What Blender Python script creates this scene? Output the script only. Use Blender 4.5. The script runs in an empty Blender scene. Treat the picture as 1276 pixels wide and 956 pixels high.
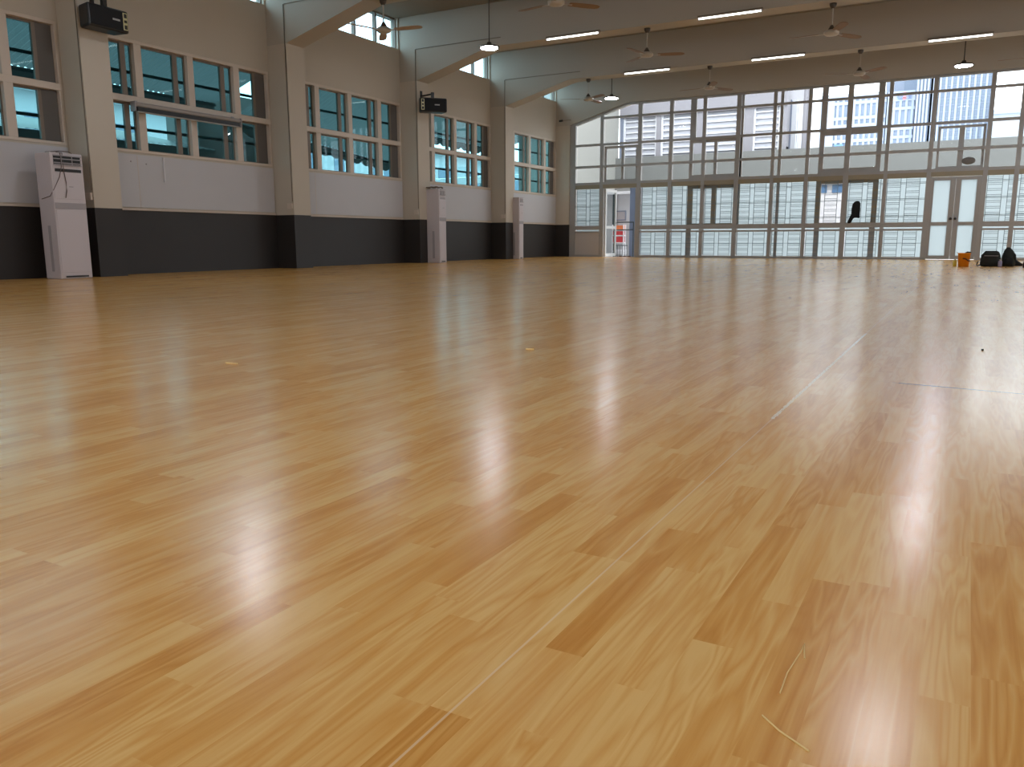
import bpy, bmesh, math, random
from mathutils import Vector, Matrix
random.seed(7)
SC = bpy.context.scene
COL = SC.collection
PI = math.pi

# ------------------------------------------------------------------ materials
def nodes_of(name):
    m = bpy.data.materials.new(name); m.use_nodes = True
    nt = m.node_tree; nt.nodes.clear()
    return m, nt, nt.nodes, nt.links

def srgb(r, g, b):
    f = lambda c: (c/255/12.92) if c/255 <= .04045 else ((c/255+.055)/1.055)**2.4
    return (f(r), f(g), f(b), 1)

def mat(name, col, rough=.6, metal=0, noise=0.0, nscale=6.0, spec=.5, bump=0.0):
    m, nt, N, L = nodes_of(name)
    out = N.new('ShaderNodeOutputMaterial'); p = N.new('ShaderNodeBsdfPrincipled')
    L.new(p.outputs[0], out.inputs[0])
    p.inputs['Base Color'].default_value = col
    p.inputs['Roughness'].default_value = rough
    p.inputs['Metallic'].default_value = metal
    p.inputs['Specular IOR Level'].default_value = spec
    if noise or bump:
        tc = N.new('ShaderNodeTexCoord'); nz = N.new('ShaderNodeTexNoise')
        nz.inputs['Scale'].default_value = nscale; nz.inputs['Detail'].default_value = 5
        L.new(tc.outputs['Object'], nz.inputs['Vector'])
        if noise:
            mr = N.new('ShaderNodeMapRange'); mr.inputs[3].default_value = 1-noise; mr.inputs[4].default_value = 1+noise
            L.new(nz.outputs[0], mr.inputs[0])
            mx = N.new('ShaderNodeMix'); mx.data_type = 'RGBA'; mx.blend_type = 'MULTIPLY'; mx.inputs[0].default_value = 1
            mx.inputs[6].default_value = col; L.new(mr.outputs[0], mx.inputs[7])
            L.new(mx.outputs[2], p.inputs['Base Color'])
        if bump:
            b = N.new('ShaderNodeBump'); b.inputs['Strength'].default_value = bump; b.inputs['Distance'].default_value = .01
            L.new(nz.outputs[0], b.inputs['Height']); L.new(b.outputs[0], p.inputs['Normal'])
    return m

def glass(name, tint, rough=.02, refl=1.0):
    m, nt, N, L = nodes_of(name)
    out = N.new('ShaderNodeOutputMaterial'); t = N.new('ShaderNodeBsdfTransparent'); g = N.new('ShaderNodeBsdfGlossy')
    t.inputs[0].default_value = (*tint, 1); g.inputs['Roughness'].default_value = rough
    f = N.new('ShaderNodeFresnel'); ge = N.new('ShaderNodeNewGeometry'); io = N.new('ShaderNodeMapRange')
    io.inputs[3].default_value = 1.45; io.inputs[4].default_value = 1/1.45; L.new(ge.outputs['Backfacing'], io.inputs[0]); L.new(io.outputs[0], f.inputs[0])
    mm = N.new('ShaderNodeMath'); mm.operation = 'MULTIPLY'; mm.inputs[1].default_value = refl
    mx = N.new('ShaderNodeMixShader')
    L.new(f.outputs[0], mm.inputs[0]); L.new(mm.outputs[0], mx.inputs[0])
    L.new(t.outputs[0], mx.inputs[1]); L.new(g.outputs[0], mx.inputs[2]); L.new(mx.outputs[0], out.inputs[0])
    return m

def film(name, col, trans):
    m, nt, N, L = nodes_of(name)
    out = N.new('ShaderNodeOutputMaterial'); t = N.new('ShaderNodeBsdfTranslucent'); p = N.new('ShaderNodeBsdfPrincipled')
    t.inputs[0].default_value = col; p.inputs['Base Color'].default_value = col; p.inputs['Roughness'].default_value = .35
    mx = N.new('ShaderNodeMixShader'); mx.inputs[0].default_value = trans
    L.new(p.outputs[0], mx.inputs[1]); L.new(t.outputs[0], mx.inputs[2]); L.new(mx.outputs[0], out.inputs[0])
    return m

def emit(name, col, s):
    m, nt, N, L = nodes_of(name)
    out = N.new('ShaderNodeOutputMaterial'); e = N.new('ShaderNodeEmission')
    e.inputs[0].default_value = (*col, 1); e.inputs[1].default_value = s
    L.new(e.outputs[0], out.inputs[0]); return m

def floor_material():
    m, nt, N, L = nodes_of('laminate strip floor')
    out = N.new('ShaderNodeOutputMaterial'); p = N.new('ShaderNodeBsdfPrincipled'); L.new(p.outputs[0], out.inputs[0])
    tc = N.new('ShaderNodeTexCoord'); sep = N.new('ShaderNodeSeparateXYZ'); L.new(tc.outputs['Object'], sep.inputs[0])
    def M(op, a, b=None, c=None):
        n = N.new('ShaderNodeMath'); n.operation = op
        for k, v in enumerate((a, b, c)):
            if v is None: continue
            if isinstance(v, (int, float)): n.inputs[k].default_value = v
            else: L.new(v, n.inputs[k])
        return n.outputs[0]
    def W(*xs):
        n = N.new('ShaderNodeCombineXYZ')
        for k, v in enumerate(xs):
            if isinstance(v, (int, float)): n.inputs[k].default_value = v
            else: L.new(v, n.inputs[k])
        w = N.new('ShaderNodeTexWhiteNoise'); w.noise_dimensions = '3D'; L.new(n.outputs[0], w.inputs['Vector'])
        return w.outputs['Value']
    x, y = sep.outputs[0], sep.outputs[1]
    i = M('FLOOR', M('DIVIDE', M('ADD', x, .0008), .0525))
    r1 = W(i, 3.3, 1.7)
    yy = M('DIVIDE', M('ADD', y, M('MULTIPLY', r1, 7.9)), .49)
    j = M('FLOOR', yy)
    r2 = W(i, j, 5.1); r3 = W(i, j, 9.4)
    cv = N.new('ShaderNodeCombineXYZ'); L.new(M('MULTIPLY', x, 26.0), cv.inputs[0]); L.new(M('ADD', M('MULTIPLY', y, 2.2), M('MULTIPLY', r2, 40)), cv.inputs[1]); L.new(M('MULTIPLY', r3, 50), cv.inputs[2])
    n1 = N.new('ShaderNodeTexNoise'); n1.inputs['Scale'].default_value = 1; n1.inputs['Detail'].default_value = 2; n1.inputs['Distortion'].default_value = .5
    L.new(cv.outputs[0], n1.inputs['Vector'])
    ring = M('PINGPONG', M('MULTIPLY', n1.outputs[0], M('ADD', 5.0, M('MULTIPLY', r3, 9.0))), 1.0)
    cv2 = N.new('ShaderNodeCombineXYZ'); L.new(M('MULTIPLY', x, 260.0), cv2.inputs[0]); L.new(M('ADD', M('MULTIPLY', y, 7.0), M('MULTIPLY', r2, 90)), cv2.inputs[1]); L.new(M('MULTIPLY', r3, 50), cv2.inputs[2])
    n2 = N.new('ShaderNodeTexNoise'); n2.inputs['Scale'].default_value = 1; n2.inputs['Detail'].default_value = 3
    L.new(cv2.outputs[0], n2.inputs['Vector'])
    fac = M('ADD', M('ADD', M('MULTIPLY', r2, .44), M('MULTIPLY', ring, .37)), M('MULTIPLY', n2.outputs[0], .34))
    cr = N.new('ShaderNodeValToRGB'); e = cr.color_ramp.elements
    e[0].position = .12; e[0].color = srgb(*FLOOR_DARK); e[1].position = .92; e[1].color = srgb(*FLOOR_LIGHT)
    k = cr.color_ramp.elements.new(.5); k.color = srgb(*FLOOR_MID)
    L.new(fac, cr.inputs[0])
    # worn pale seam running down the hall, flaking white over part of its length
    nz = N.new('ShaderNodeTexNoise'); nz.inputs['Scale'].default_value = 34; nz.inputs['Detail'].default_value = 4
    cvz = N.new('ShaderNodeCombineXYZ'); L.new(M('MULTIPLY', x, 9.0), cvz.inputs[0]); L.new(y, cvz.inputs[1]); L.new(cvz.outputs[0], nz.inputs['Vector'])
    d = M('ABSOLUTE', M('SUBTRACT', x, 10.945))
    wear = M('MULTIPLY', M('GREATER_THAN', y, -20.95), M('LESS_THAN', y, -18.5))
    wid = M('ADD', .0016, M('MULTIPLY', wear, M('MULTIPLY', M('SUBTRACT', nz.outputs[0], .25), .014)))
    s1 = M('LESS_THAN', d, wid)
    s1 = M('MULTIPLY', s1, M('ADD', M('MULTIPLY', .40, M('SUBTRACT', 1, wear)), M('MULTIPLY', wear, M('MULTIPLY', .95, M('GREATER_THAN', nz.outputs[0], .42)))))
    s1 = M('MULTIPLY', s1, M('LESS_THAN', y, -13.0))
    mx1 = N.new('ShaderNodeMix'); mx1.data_type = 'RGBA'; L.new(s1, mx1.inputs[0]); L.new(cr.outputs[0], mx1.inputs[6]); mx1.inputs[7].default_value = srgb(244, 230, 200)
    # dark butt joint across the hall
    yl = M('ADD', -19.14, M('MULTIPLY', x, -.088))
    d2 = M('ABSOLUTE', M('SUBTRACT', y, yl))
    s2 = M('MULTIPLY', M('LESS_THAN', d2, M('ADD', .002, M('MULTIPLY', .006, M('GREATER_THAN', x, 11.22)))), M('ADD', .22, M('MULTIPLY', .5, M('GREATER_THAN', x, 11.2))))
    mx2 = N.new('ShaderNodeMix'); mx2.data_type = 'RGBA'; L.new(s2, mx2.inputs[0]); L.new(mx1.outputs[2], mx2.inputs[6]); mx2.inputs[7].default_value = srgb(60, 40, 26)
    L.new(mx2.outputs[2], p.inputs['Base Color'])
    # gloss: large soft variation and a gently uneven sheet
    nb = N.new('ShaderNodeTexNoise'); nb.inputs['Scale'].default_value = 1.6; nb.inputs['Detail'].default_value = 3
    L.new(tc.outputs['Object'], nb.inputs['Vector'])
    mr = N.new('ShaderNodeMapRange'); mr.inputs[3].default_value = .18; mr.inputs[4].default_value = .25
    L.new(nb.outputs[0], mr.inputs[0]); L.new(mr.outputs[0], p.inputs['Roughness'])
    bp = N.new('ShaderNodeBump'); bp.inputs['Strength'].default_value = .010; bp.inputs['Distance'].default_value = .02
    cv3 = N.new('ShaderNodeCombineXYZ'); L.new(M('MULTIPLY', x, 9.0), cv3.inputs[0]); L.new(M('MULTIPLY', y, 1.2), cv3.inputs[1])
    n3 = N.new('ShaderNodeTexNoise'); n3.inputs['Scale'].default_value = 1; n3.inputs['Detail'].default_value = 2; L.new(cv3.outputs[0], n3.inputs['Vector'])
    L.new(n3.outputs[0], bp.inputs['Height']); L.new(bp.outputs[0], p.inputs['Normal'])
    p.inputs['Specular IOR Level'].default_value = .48
    return m

FLOOR_DARK, FLOOR_MID, FLOOR_LIGHT = (200, 136, 60), (219, 163, 87), (232, 189, 119)
SKY = 4.2
LAMP = 82.0
TUBE = 6.5

WALL = mat('cream wall paint', srgb(192, 182, 167), .75, noise=.03, nscale=1.3)
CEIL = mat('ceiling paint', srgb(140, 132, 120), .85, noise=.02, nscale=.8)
BEAM = mat('beam paint', srgb(178, 170, 158), .8)
DADO = mat('charcoal dado paint', srgb(39, 34, 32), .55, noise=.08, nscale=2.5)
PANEL = mat('grey white board', srgb(192, 191, 194), .6, noise=.02, nscale=2)
PVC = mat('beige window frame', srgb(205, 192, 178), .5)
SASH = mat('brown grey sash', srgb(120, 108, 96), .5)
DARKBAR = mat('dark steel bar', srgb(48, 60, 62), .6)
SCREEN = mat('grey insect screen', srgb(98, 94, 90), .9)
ALU = mat('grey aluminium frame', srgb(158, 156, 154), .5, noise=.03)
ALUD = mat('olive brown aluminium frame', srgb(146, 136, 116), .55)
ALUP = mat('aluminium infill panel', srgb(190, 184, 180), .5)
GRILLE = mat('blue grey grille bar', srgb(120, 134, 142), .5)
FILM = film('frosted film on glass', (.60, .65, .665, 1), .86)
CLEAR = glass('clear pane', (.90, .92, .92), refl=.06)
TEAL = glass('teal tinted pane', (.48, .73, .77), refl=.4)
CYAN = glass('pale cyan pane', (.76, .94, 1.0), refl=.3)
WHITE = mat('white enamel', srgb(198, 190, 193), .4)
GREYB = mat('grey plastic band', srgb(158, 153, 156), .45)
BLACK = mat('black plastic', srgb(24, 25, 26), .45)
BLACKC = mat('black cloth', srgb(22, 24, 27), .95, bump=.3, nscale=30)
GOLD = mat('pale brass ring', srgb(190, 184, 140), .4)
PALE = mat('pale print', srgb(176, 176, 172), .5)
CABLE = mat('brown cable', srgb(96, 82, 78), .7)
CONDUIT = mat('white conduit', srgb(168, 158, 145), .6)
CONDARK = mat('grey cable line', srgb(128, 116, 102), .7)
FANB = mat('brown fan blade', srgb(128, 98, 66), .5)
FANBEIGE = mat('beige fan blade', srgb(176, 150, 122), .5)
FANW = mat('cream fan motor', srgb(176, 166, 152), .4)
DKROD = mat('dark rod', srgb(70, 62, 54), .5)
LENS = emit('cool white lamp lens', (.90, .93, 1.0), LAMP)
TUBEL = emit('white tube glow', (.95, 1.0, .96), TUBE)
ORANGE = mat('orange yellow plastic', srgb(226, 140, 22), .5)
BROWN = mat('dark brown strap', srgb(74, 36, 16), .6)
YELLOW = mat('yellow bottle', srgb(206, 186, 62), .35)
BLUISH = mat('lilac blue plastic', srgb(140, 140, 176), .3)
WARMCL = mat('brown cloth', srgb(104, 92, 80), .9)
TWINE = mat('pale yellow strip', srgb(236, 206, 140), .7)
REDM = mat('red box', srgb(190, 50, 56), .6)
ORNG = mat('orange box', srgb(214, 116, 66), .6)
OUTW = mat('white outside render', srgb(180, 180, 184), .8)
OUTC = mat('cream outside render', srgb(148, 146, 141), .85, noise=.03, nscale=.7)
OUTG = mat('grey parapet concrete', srgb(116, 116, 114), .9, noise=.06, nscale=2)
LILAC = mat('lilac grey render', srgb(140, 137, 143), .85)
LOUV = mat('white louvre', srgb(215, 215, 220), .5)
LOUVB = mat('lilac grey glass behind louvres', srgb(188, 188, 196), .6)
DLILAC = mat('blue grey render', srgb(120, 126, 142), .8)
BLUECOL = mat('blue grey post', srgb(124, 138, 166), .7)
GROUND = mat('outside paving', srgb(178, 178, 174), .9, noise=.08, nscale=1)
AWN = film('teal grey corrugated awning', (.13, .14, .14, 1), .4)
AWND = mat('dark grey wall outside', srgb(92, 92, 90), .9, noise=.1, nscale=2)
TOWW = mat('haze paled tower cladding', srgb(138, 146, 161), .8)  # distance haze mixed into this and the tower glass colours
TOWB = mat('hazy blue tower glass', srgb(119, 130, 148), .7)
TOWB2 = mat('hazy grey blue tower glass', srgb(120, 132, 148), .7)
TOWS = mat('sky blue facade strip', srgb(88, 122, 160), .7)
SIGNB = mat('blue sign', srgb(100, 116, 150), .7)
SIGNR = mat('pink red sign', srgb(180, 124, 132), .7)
FLOOR = floor_material()

# ------------------------------------------------------------------ geometry
class MB:
    def __init__(s): s.v = []; s.f = []; s.m = []; s.sm = []
    def poly(s, pts, fs, mi=0, smooth=False):
        b = len(s.v); s.v += [tuple(p) for p in pts]
        for f in fs: s.f.append([b+i for i in f]); s.m.append(mi); s.sm.append(smooth)
    def box(s, x0, x1, y0, y1, z0, z1, mi=0):
        p = [(x0,y0,z0),(x1,y0,z0),(x1,y1,z0),(x0,y1,z0),(x0,y0,z1),(x1,y0,z1),(x1,y1,z1),(x0,y1,z1)]
        s.poly(p, [(3,2,1,0),(4,5,6,7),(0,1,5,4),(1,2,6,5),(2,3,7,6),(3,0,4,7)], mi); return s
    def prism(s, pts2, axis, a, b, mi=0):
        # pts2: counter-clockwise outline; axis 'y': (x,z); 'x': (y,z); 'z': (x,y)
        def P(p, t):
            return {'y': (p[0], t, p[1]), 'x': (t, p[0], p[1]), 'z': (p[0], p[1], t)}[axis]
        n = len(pts2); pts = [P(p, a) for p in pts2]+[P(p, b) for p in pts2]
        fs = [tuple(range(n))[::-1], tuple(range(n, 2*n))]+[(i, (i+1) % n, n+(i+1) % n, n+i) for i in range(n)]
        s.poly(pts, fs, mi); return s
    def tube(s, path, r, n=8, mi=0, cap=True):
        path = [Vector(p) for p in path]; rings = []
        rr = r if isinstance(r, (list, tuple)) else [r]*len(path)
        for k, p in enumerate(path):
            t = (path[min(k+1, len(path)-1)]-path[max(k-1, 0)]).normalized()
            u = t.cross(Vector((0, 0, 1)))
            if u.length < .05: u = t.cross(Vector((1, 0, 0)))
            u.normalize(); w = t.cross(u)
            rings.append([p+(u*math.cos(2*PI*i/n)+w*math.sin(2*PI*i/n))*rr[k] for i in range(n)])
        pts = [q for R in rings for q in R]; fs = []
        for k in range(len(path)-1):
            for i in range(n): fs.append((k*n+i, k*n+(i+1) % n, (k+1)*n+(i+1) % n, (k+1)*n+i))
        s.poly(pts, fs, mi, True)
        if cap:
            s.poly(rings[0], [tuple(range(n))[::-1]], mi); s.poly(rings[-1], [tuple(range(n))], mi)
        return s
    def lathe(s, prof, c=(0, 0, 0), n=20, mi=0, sx=1, sy=1):
        pts = []; fs = []
        for (r, z) in prof:
            for i in range(n): pts.append((c[0]+sx*r*math.cos(2*PI*i/n), c[1]+sy*r*math.sin(2*PI*i/n), c[2]+z))
        for k in range(len(prof)-1):
            for i in range(n): fs.append((k*n+i, k*n+(i+1) % n, (k+1)*n+(i+1) % n, (k+1)*n+i))
        s.poly(pts, fs, mi, True); return s
    def build(s, name, mats, parent=None, bevel=0, loc=None, seg=2, subsurf=0):
        if not isinstance(mats, (list, tuple)): mats = [mats]
        me = bpy.data.meshes.new(name); me.from_pydata(s.v, [], s.f)
        for m in mats: me.materials.append(m)
        me.polygons.foreach_set('material_index', s.m); me.polygons.foreach_set('use_smooth', s.sm)
        bm = bmesh.new(); bm.from_mesh(me); bmesh.ops.remove_doubles(bm, verts=bm.verts, dist=1e-5) if subsurf else None
        bmesh.ops.recalc_face_normals(bm, faces=bm.faces); bm.to_mesh(me); bm.free(); me.update()
        o = bpy.data.objects.new(name, me); COL.objects.link(o)
        if loc: o.location = loc
        if parent: o.parent = parent
        if bevel:
            b = o.modifiers.new('bevel', 'BEVEL'); b.width = bevel; b.segments = seg; b.limit_method = 'ANGLE'; b.angle_limit = .6
        if subsurf:
            b = o.modifiers.new('sub', 'SUBSURF'); b.levels = b.render_levels = subsurf
        return o

def tag(o, label, cat, group=None, kind=None):
    o['label'] = label; o['category'] = cat
    if group: o['group'] = group
    if kind: o['kind'] = kind
    return o
def struct(o, label, cat): return tag(o, label, cat, kind='structure')
def empty(name, loc, rz=0):
    o = bpy.data.objects.new(name, None); COL.objects.link(o); o.location = loc; o.rotation_euler.z = rz
    o.empty_display_size = .1
    return o
def dup(root, loc, rz=None):
    r = root.copy(); COL.objects.link(r); r.location = loc
    if rz is not None: r.rotation_euler.z = rz
    for ch in list(root.children):
        c = ch.copy(); COL.objects.link(c); c.parent = r
        for g in list(ch.children):
            d = g.copy(); COL.objects.link(d); d.parent = c
    return r

B = 3.961
YP = lambda i: -15.919+B*i         # near edge of pillar i on the left wall
PW, PX = .44, .46                  # pillar width and projection
XR, YB = 14.6, -27.8               # right wall, rear edge of the hall
CZ = 5.33                          # ceiling
DZ = .98                           # dado height

# ------------------------------------------------------------------ shell
fl = MB(); fl.poly([(-.2, YB, 0), (XR+.2, YB, 0), (XR+.2, .08, 0), (-.2, .08, 0)], [(0, 1, 2, 3)])
fl.box(-.2, XR+.2, YB, .08, -.12, -.002)
struct(fl.build('floor', FLOOR), 'glossy honey coloured wood strip floor filling the hall', 'floor')
struct(MB().box(-.3, XR+.3, YB, .4, CZ, CZ+.2).build('ceiling', CEIL), 'plain painted ceiling slab above the beams', 'ceiling')

wl = MB()
def wallbox(y0, y1, z0, z1):
    if z0 < DZ < z1:
        wl.box(-.2, 0, y0, y1, z0, DZ, 1); wl.box(-.2, 0, y0, y1, DZ, z1, 0)
    else: wl.box(-.2, 0, y0, y1, z0, z1, 1 if z1 <= DZ else 0)
WZ0, WZ1, CL0 = 1.86, 3.53, 4.68
BAYS = [-1, 0, 1, 2, 3, 4]          # bay i ends at pillar i
wallbox(YB, YP(-2)+PW, 0, CZ)
for i in BAYS:
    a, b = YP(i-1)+PW, YP(i)-.03
    wallbox(a, b, 0, WZ0); wallbox(a, b, WZ1, CL0); wallbox(b, YP(i)+PW, 0, CZ)
struct(wl.build('wall_left', [WALL, DADO]), 'long cream wall with charcoal painted lower band', 'wall')
wr = MB()
for i in [-1, 0, 1, 2, 3, 4]:
    a, b = YP(i-1)+PW+.1, YP(i)-.1
    for (z0, z1) in ((0, 1.9), (2.7, CZ)): wr.box(XR, XR+.2, a, b, z0, z1, 0)
    wr.box(XR, XR+.2, b, YP(i)+PW+.1, 0, CZ, 0)
wr.box(XR, XR+.2, YB, YP(-2)+PW+.1, 0, CZ)
wb_ = MB().box(-.2, XR+.2, YB-.2, YB, 0, 1.0).box(-.2, XR+.2, YB-.2, YB, 2.4, CZ)
for x in (-.2, 3.0, 6.8, 10.6, 14.2): wb_.box(x, x+.5, YB-.2, YB, 1.0, 2.4)
struct(wb_.build('wall_back', [WALL]), 'cream wall behind the camera with wide window openings', 'wall')
struct(wr.build('wall_right', [WALL]), 'cream wall along the far side of the hall', 'wall')

ORD = ['first', 'second', 'third', 'fourth', 'fifth', 'sixth', 'seventh', 'eighth', 'ninth', 'tenth', 'eleventh', 'twelfth']
PLAB = {-2: 'cream pillar on the window wall, behind the camera',
        -1: 'cream pillar on the window wall, out of frame near the camera',
        0: 'cream pillar with charcoal foot beside the large air conditioner under a loudspeaker',
        1: 'cream pillar with charcoal foot between the two big windows, no loudspeaker on it',
        2: 'cream pillar with charcoal foot carrying the farther loudspeaker',
        3: 'cream pillar with charcoal foot just before the farthest floor air conditioner',
        4: 'cream corner pillar where window wall meets glazed end wall'}
for i in range(-2, 5):
    m = MB(); top = 3.98 if i < 4 else 3.95
    m.box(0, PX, YP(i), YP(i)+PW, 0, DZ, 1); m.box(0, PX, YP(i), YP(i)+PW, DZ, top, 0)
    struct(m.build('pillar', [WALL, DADO]), PLAB[i], 'pillar')
    bm_ = MB(); prof = [(0, top), (PX, top), (2.3, 4.475), (2.5, 4.48), (XR, 4.48), (XR, CZ), (0, CZ)]
    bm_.prism(prof, 'y', YP(i), YP(i)+PW)
    struct(bm_.build('ceiling_beam', BEAM), 'painted ceiling beam with sloped haunch rising from the ' + ['rearmost', 'unseen near', 'first visible', 'second visible', 'third visible', 'fourth visible', 'corner'][i+2] + ' pillar', 'beam')

# boards under the windows
for i in BAYS:
    a, b = YP(i-1)+PW+.02, YP(i)-.03
    m = MB().box(.001, .02, a, b, 1.03, 1.83)
    m.box(.001, .03, a, YP(i)-.02, .985, 1.012, 1)
    m.box(.02, .0215, a+.62, a+.628, 1.03, 1.83, 1)
    o = m.build('wall_panel', [PANEL, PVC])
    struct(o, 'grey white board panel below the ' + {-1: 'unseen nearest window', 0: 'window at the near picture edge', 1: 'window with the projector screen', 2: 'window between plain and loudspeaker pillars', 3: 'window beside the farther loudspeaker', 4: 'window nearest the glazed end wall'}[i], 'panel')

# ------------------------------------------------------------------ left windows
COLS = [(.54, 1.24), (1.37, 2.22), (2.34, 3.18), (3.31, 3.955)]
ROWS = [(1.90, 2.605), (2.70, 3.48)]
WL = {-1: 'unseen teal glazed wall window nearest the camera', 0: 'teal glazed wall window above the large air conditioner',
      1: 'teal glazed wall window behind the rolled projector screen', 2: 'teal glazed wall window between the plain pillar and loudspeaker pillar',
      3: 'teal glazed wall window just past the farther loudspeaker', 4: 'teal glazed wall window nearest the glazed end wall'}
wn = 0
for i in BAYS:
    wn += 1
    y0 = YP(i)-.062-B; ys, ye = YP(i-1)+PW, YP(i)-.03
    m = MB(); X0, X1 = -.11, .012
    cs = [(max(a+y0, ys+.02), b+y0) for a, b in COLS]
    m.box(X0, X1, ys, ye, WZ0, 1.90); m.box(X0, X1, ys, ye, 2.605, 2.70); m.box(X0, X1, ys, ye, 3.48, WZ1)
    edges = [ys]+[v for c in cs for v in c]+[ye]
    for k in range(0, 10, 2):
        for z0, z1 in ROWS: m.box(X0, X1, edges[k], edges[k+1], z0, z1)
    w = m.build('window_%d' % wn, PVC, bevel=.004, seg=1)
    struct(w, WL[i], 'window')
    for ci, (a, b) in enumerate(cs):
        for (z0, z1) in ROWS:
            MB().box(-.075, -.07, a, b, z0, z1).build('pane', TEAL, w)
            s = MB(); t = .03
            s.box(-.095, -.06, a, b, z1-t, z1); s.box(-.095, -.06, a, b, z0, z0+.018)
            s.box(-.095, -.06, a, a+.02, z0, z1); s.box(-.095, -.06, b-.02, b, z0, z1)
            if ci < 3:
                q = a+(b-a)*.72; s.box(-.10, -.05, q, q+.085, z0, z1)
            else:
                q = a+(b-a)*.60; s.box(-.10, -.05, q-.025, q+.025, z0, z1)
            s.build('sash', SASH, w)
            if ci == 3:
                MB().box(-.058, -.052, a+(b-a)*.64, b-.01, z0+.01, z1-.01).build('insect_screen', SCREEN, w)
    for zb in (3.08, 2.25):
        MB().box(-.19, -.16, ys, ye, zb-.022, zb+.022).build('security_bar', DARKBAR, w)
    # clerestory above
    wn += 1
    m = MB(); a, b = ys, YP(i)
    m.box(-.14, -.08, a, b, CL0, CL0+.03); m.box(-.14, -.08, a, b, CZ-.03, CZ)
    n = 5; st = (b-a-.05)/n
    for k in range(n+1): m.box(-.14, -.06, a+k*st, a+k*st+.05, CL0+.03, CZ-.03)
    c = m.build('window_%d' % wn, SASH); struct(c, 'high clerestory strip window under the ceiling above the ' + WL[i].replace('teal glazed wall ', '').replace('unseen ', ''), 'window')
    for k in range(n): MB().box(-.115, -.11, a+k*st+.05, a+(k+1)*st, CL0+.03, CZ-.03).build('pane', CYAN, c)

# ------------------------------------------------------------------ glazed end wall
MU = [(.53, .65), (1.46, 1.56), (2.65, 2.77), (3.60, 3.71), (4.57, 4.67), (5.51, 5.63), (6.49, 6.58), (7.39, 7.48), (8.36, 8.49), (9.33, 9.42), (10.32, 10.42), (11.55, 11.65), (12.20, 12.30), (13.15, 13.25), (14.1, 14.2)]
TOP = lambda x: 4.475 if x > 2.3 else 3.93+(x-PX)*(4.475-3.93)/(2.3-PX)
YA, YC = -.035, .045
YF = .125
RUP = [(2.232, 2.66), (2.731, 3.30), (3.367, 4.064), (4.125, 4.47)]
def clip_pane(xa, xb, z0, z1):
    pts = [(xa, z0), (xb, z0)]
    tb, ta = min(z1, TOP(xb)-.02), min(z1, TOP(xa)-.02)
    if tb <= z0+.02: return None
    pts.append((xb, tb))
    if xa < 2.3 < xb and ta < z1 and tb >= z1: pts.append((min(xb, 2.26), tb))
    if ta > z0: pts.append((xa, ta))
    return pts
def ladder(m, xa, xb, z0, z1, cont, off=.035):
    w, gap, t, pit = .31, .125, .006, .141
    y0, y1 = .0, .012
    x = xa+off
    while x < xb-.02:
        for q in (x, x+w):
            if q < xb-.005: m.box(q-t, q+t, y0, y1, z0, z1)
        z = z1-.04
        while z > z0+.03:
            for zz in (z, z-.042): m.box(x, min(x+w, xb), y0, y1, zz-.0055, zz+.0055)
            z -= pit
        x += w+gap
    for zc in cont: m.box(xa, xb, y0, y1, zc-.0055, zc+.0055)
BN = ['corner', 'open door', 'first fixed bay right of the open door', 'narrow bay before the brown sash', 'brown sash bay', 'bay right of the brown sash', 'middle', 'bay left of the hung cloth', 'hung cloth', 'bay right of the hung cloth', 'double door', 'bay behind the dark bags', 'far edge', 'unseen', 'last unseen']
ELAB = {0: 'corner bay of the glazed end wall with solid grey lower panel',
        1: 'glazing above the open single door with a small sliding sash',
        2: 'glazed bay with white grille just right of the open door',
        3: 'glazed bay between open door bay and brown framed sash',
        4: 'glazed bay holding the brown framed sliding sash with both leaves closed',
        5: 'wide glazed bay directly right of the closed brown sash',
        6: 'glazed bay with a doubled upright, under the middle ceiling fan',
        7: 'glazed bay holding the brown sash that is slid open',
        8: 'glazed bay with black cloth hanging at its brown sash',
        9: 'glazed bay with towers behind, just left of the double door',
        10: 'glazing over the closed double door with sliding sash',
        11: 'glazed bay behind the dark bags, right of the double door',
        12: 'glazed bay at the far end, out of frame', 13: 'glazed bay beyond the frame edge, wide'}
def bars(m, x0, x1, y0, y1, z0, z1, t):
    m.box(x0, x1, y0, y1, z0, z0+t); m.box(x0, x1, y0, y1, z1-t, z1); m.box(x0, x0+t, y0, y1, z0+t, z1-t); m.box(x1-t, x1, y0, y1, z0+t, z1-t)
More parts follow.
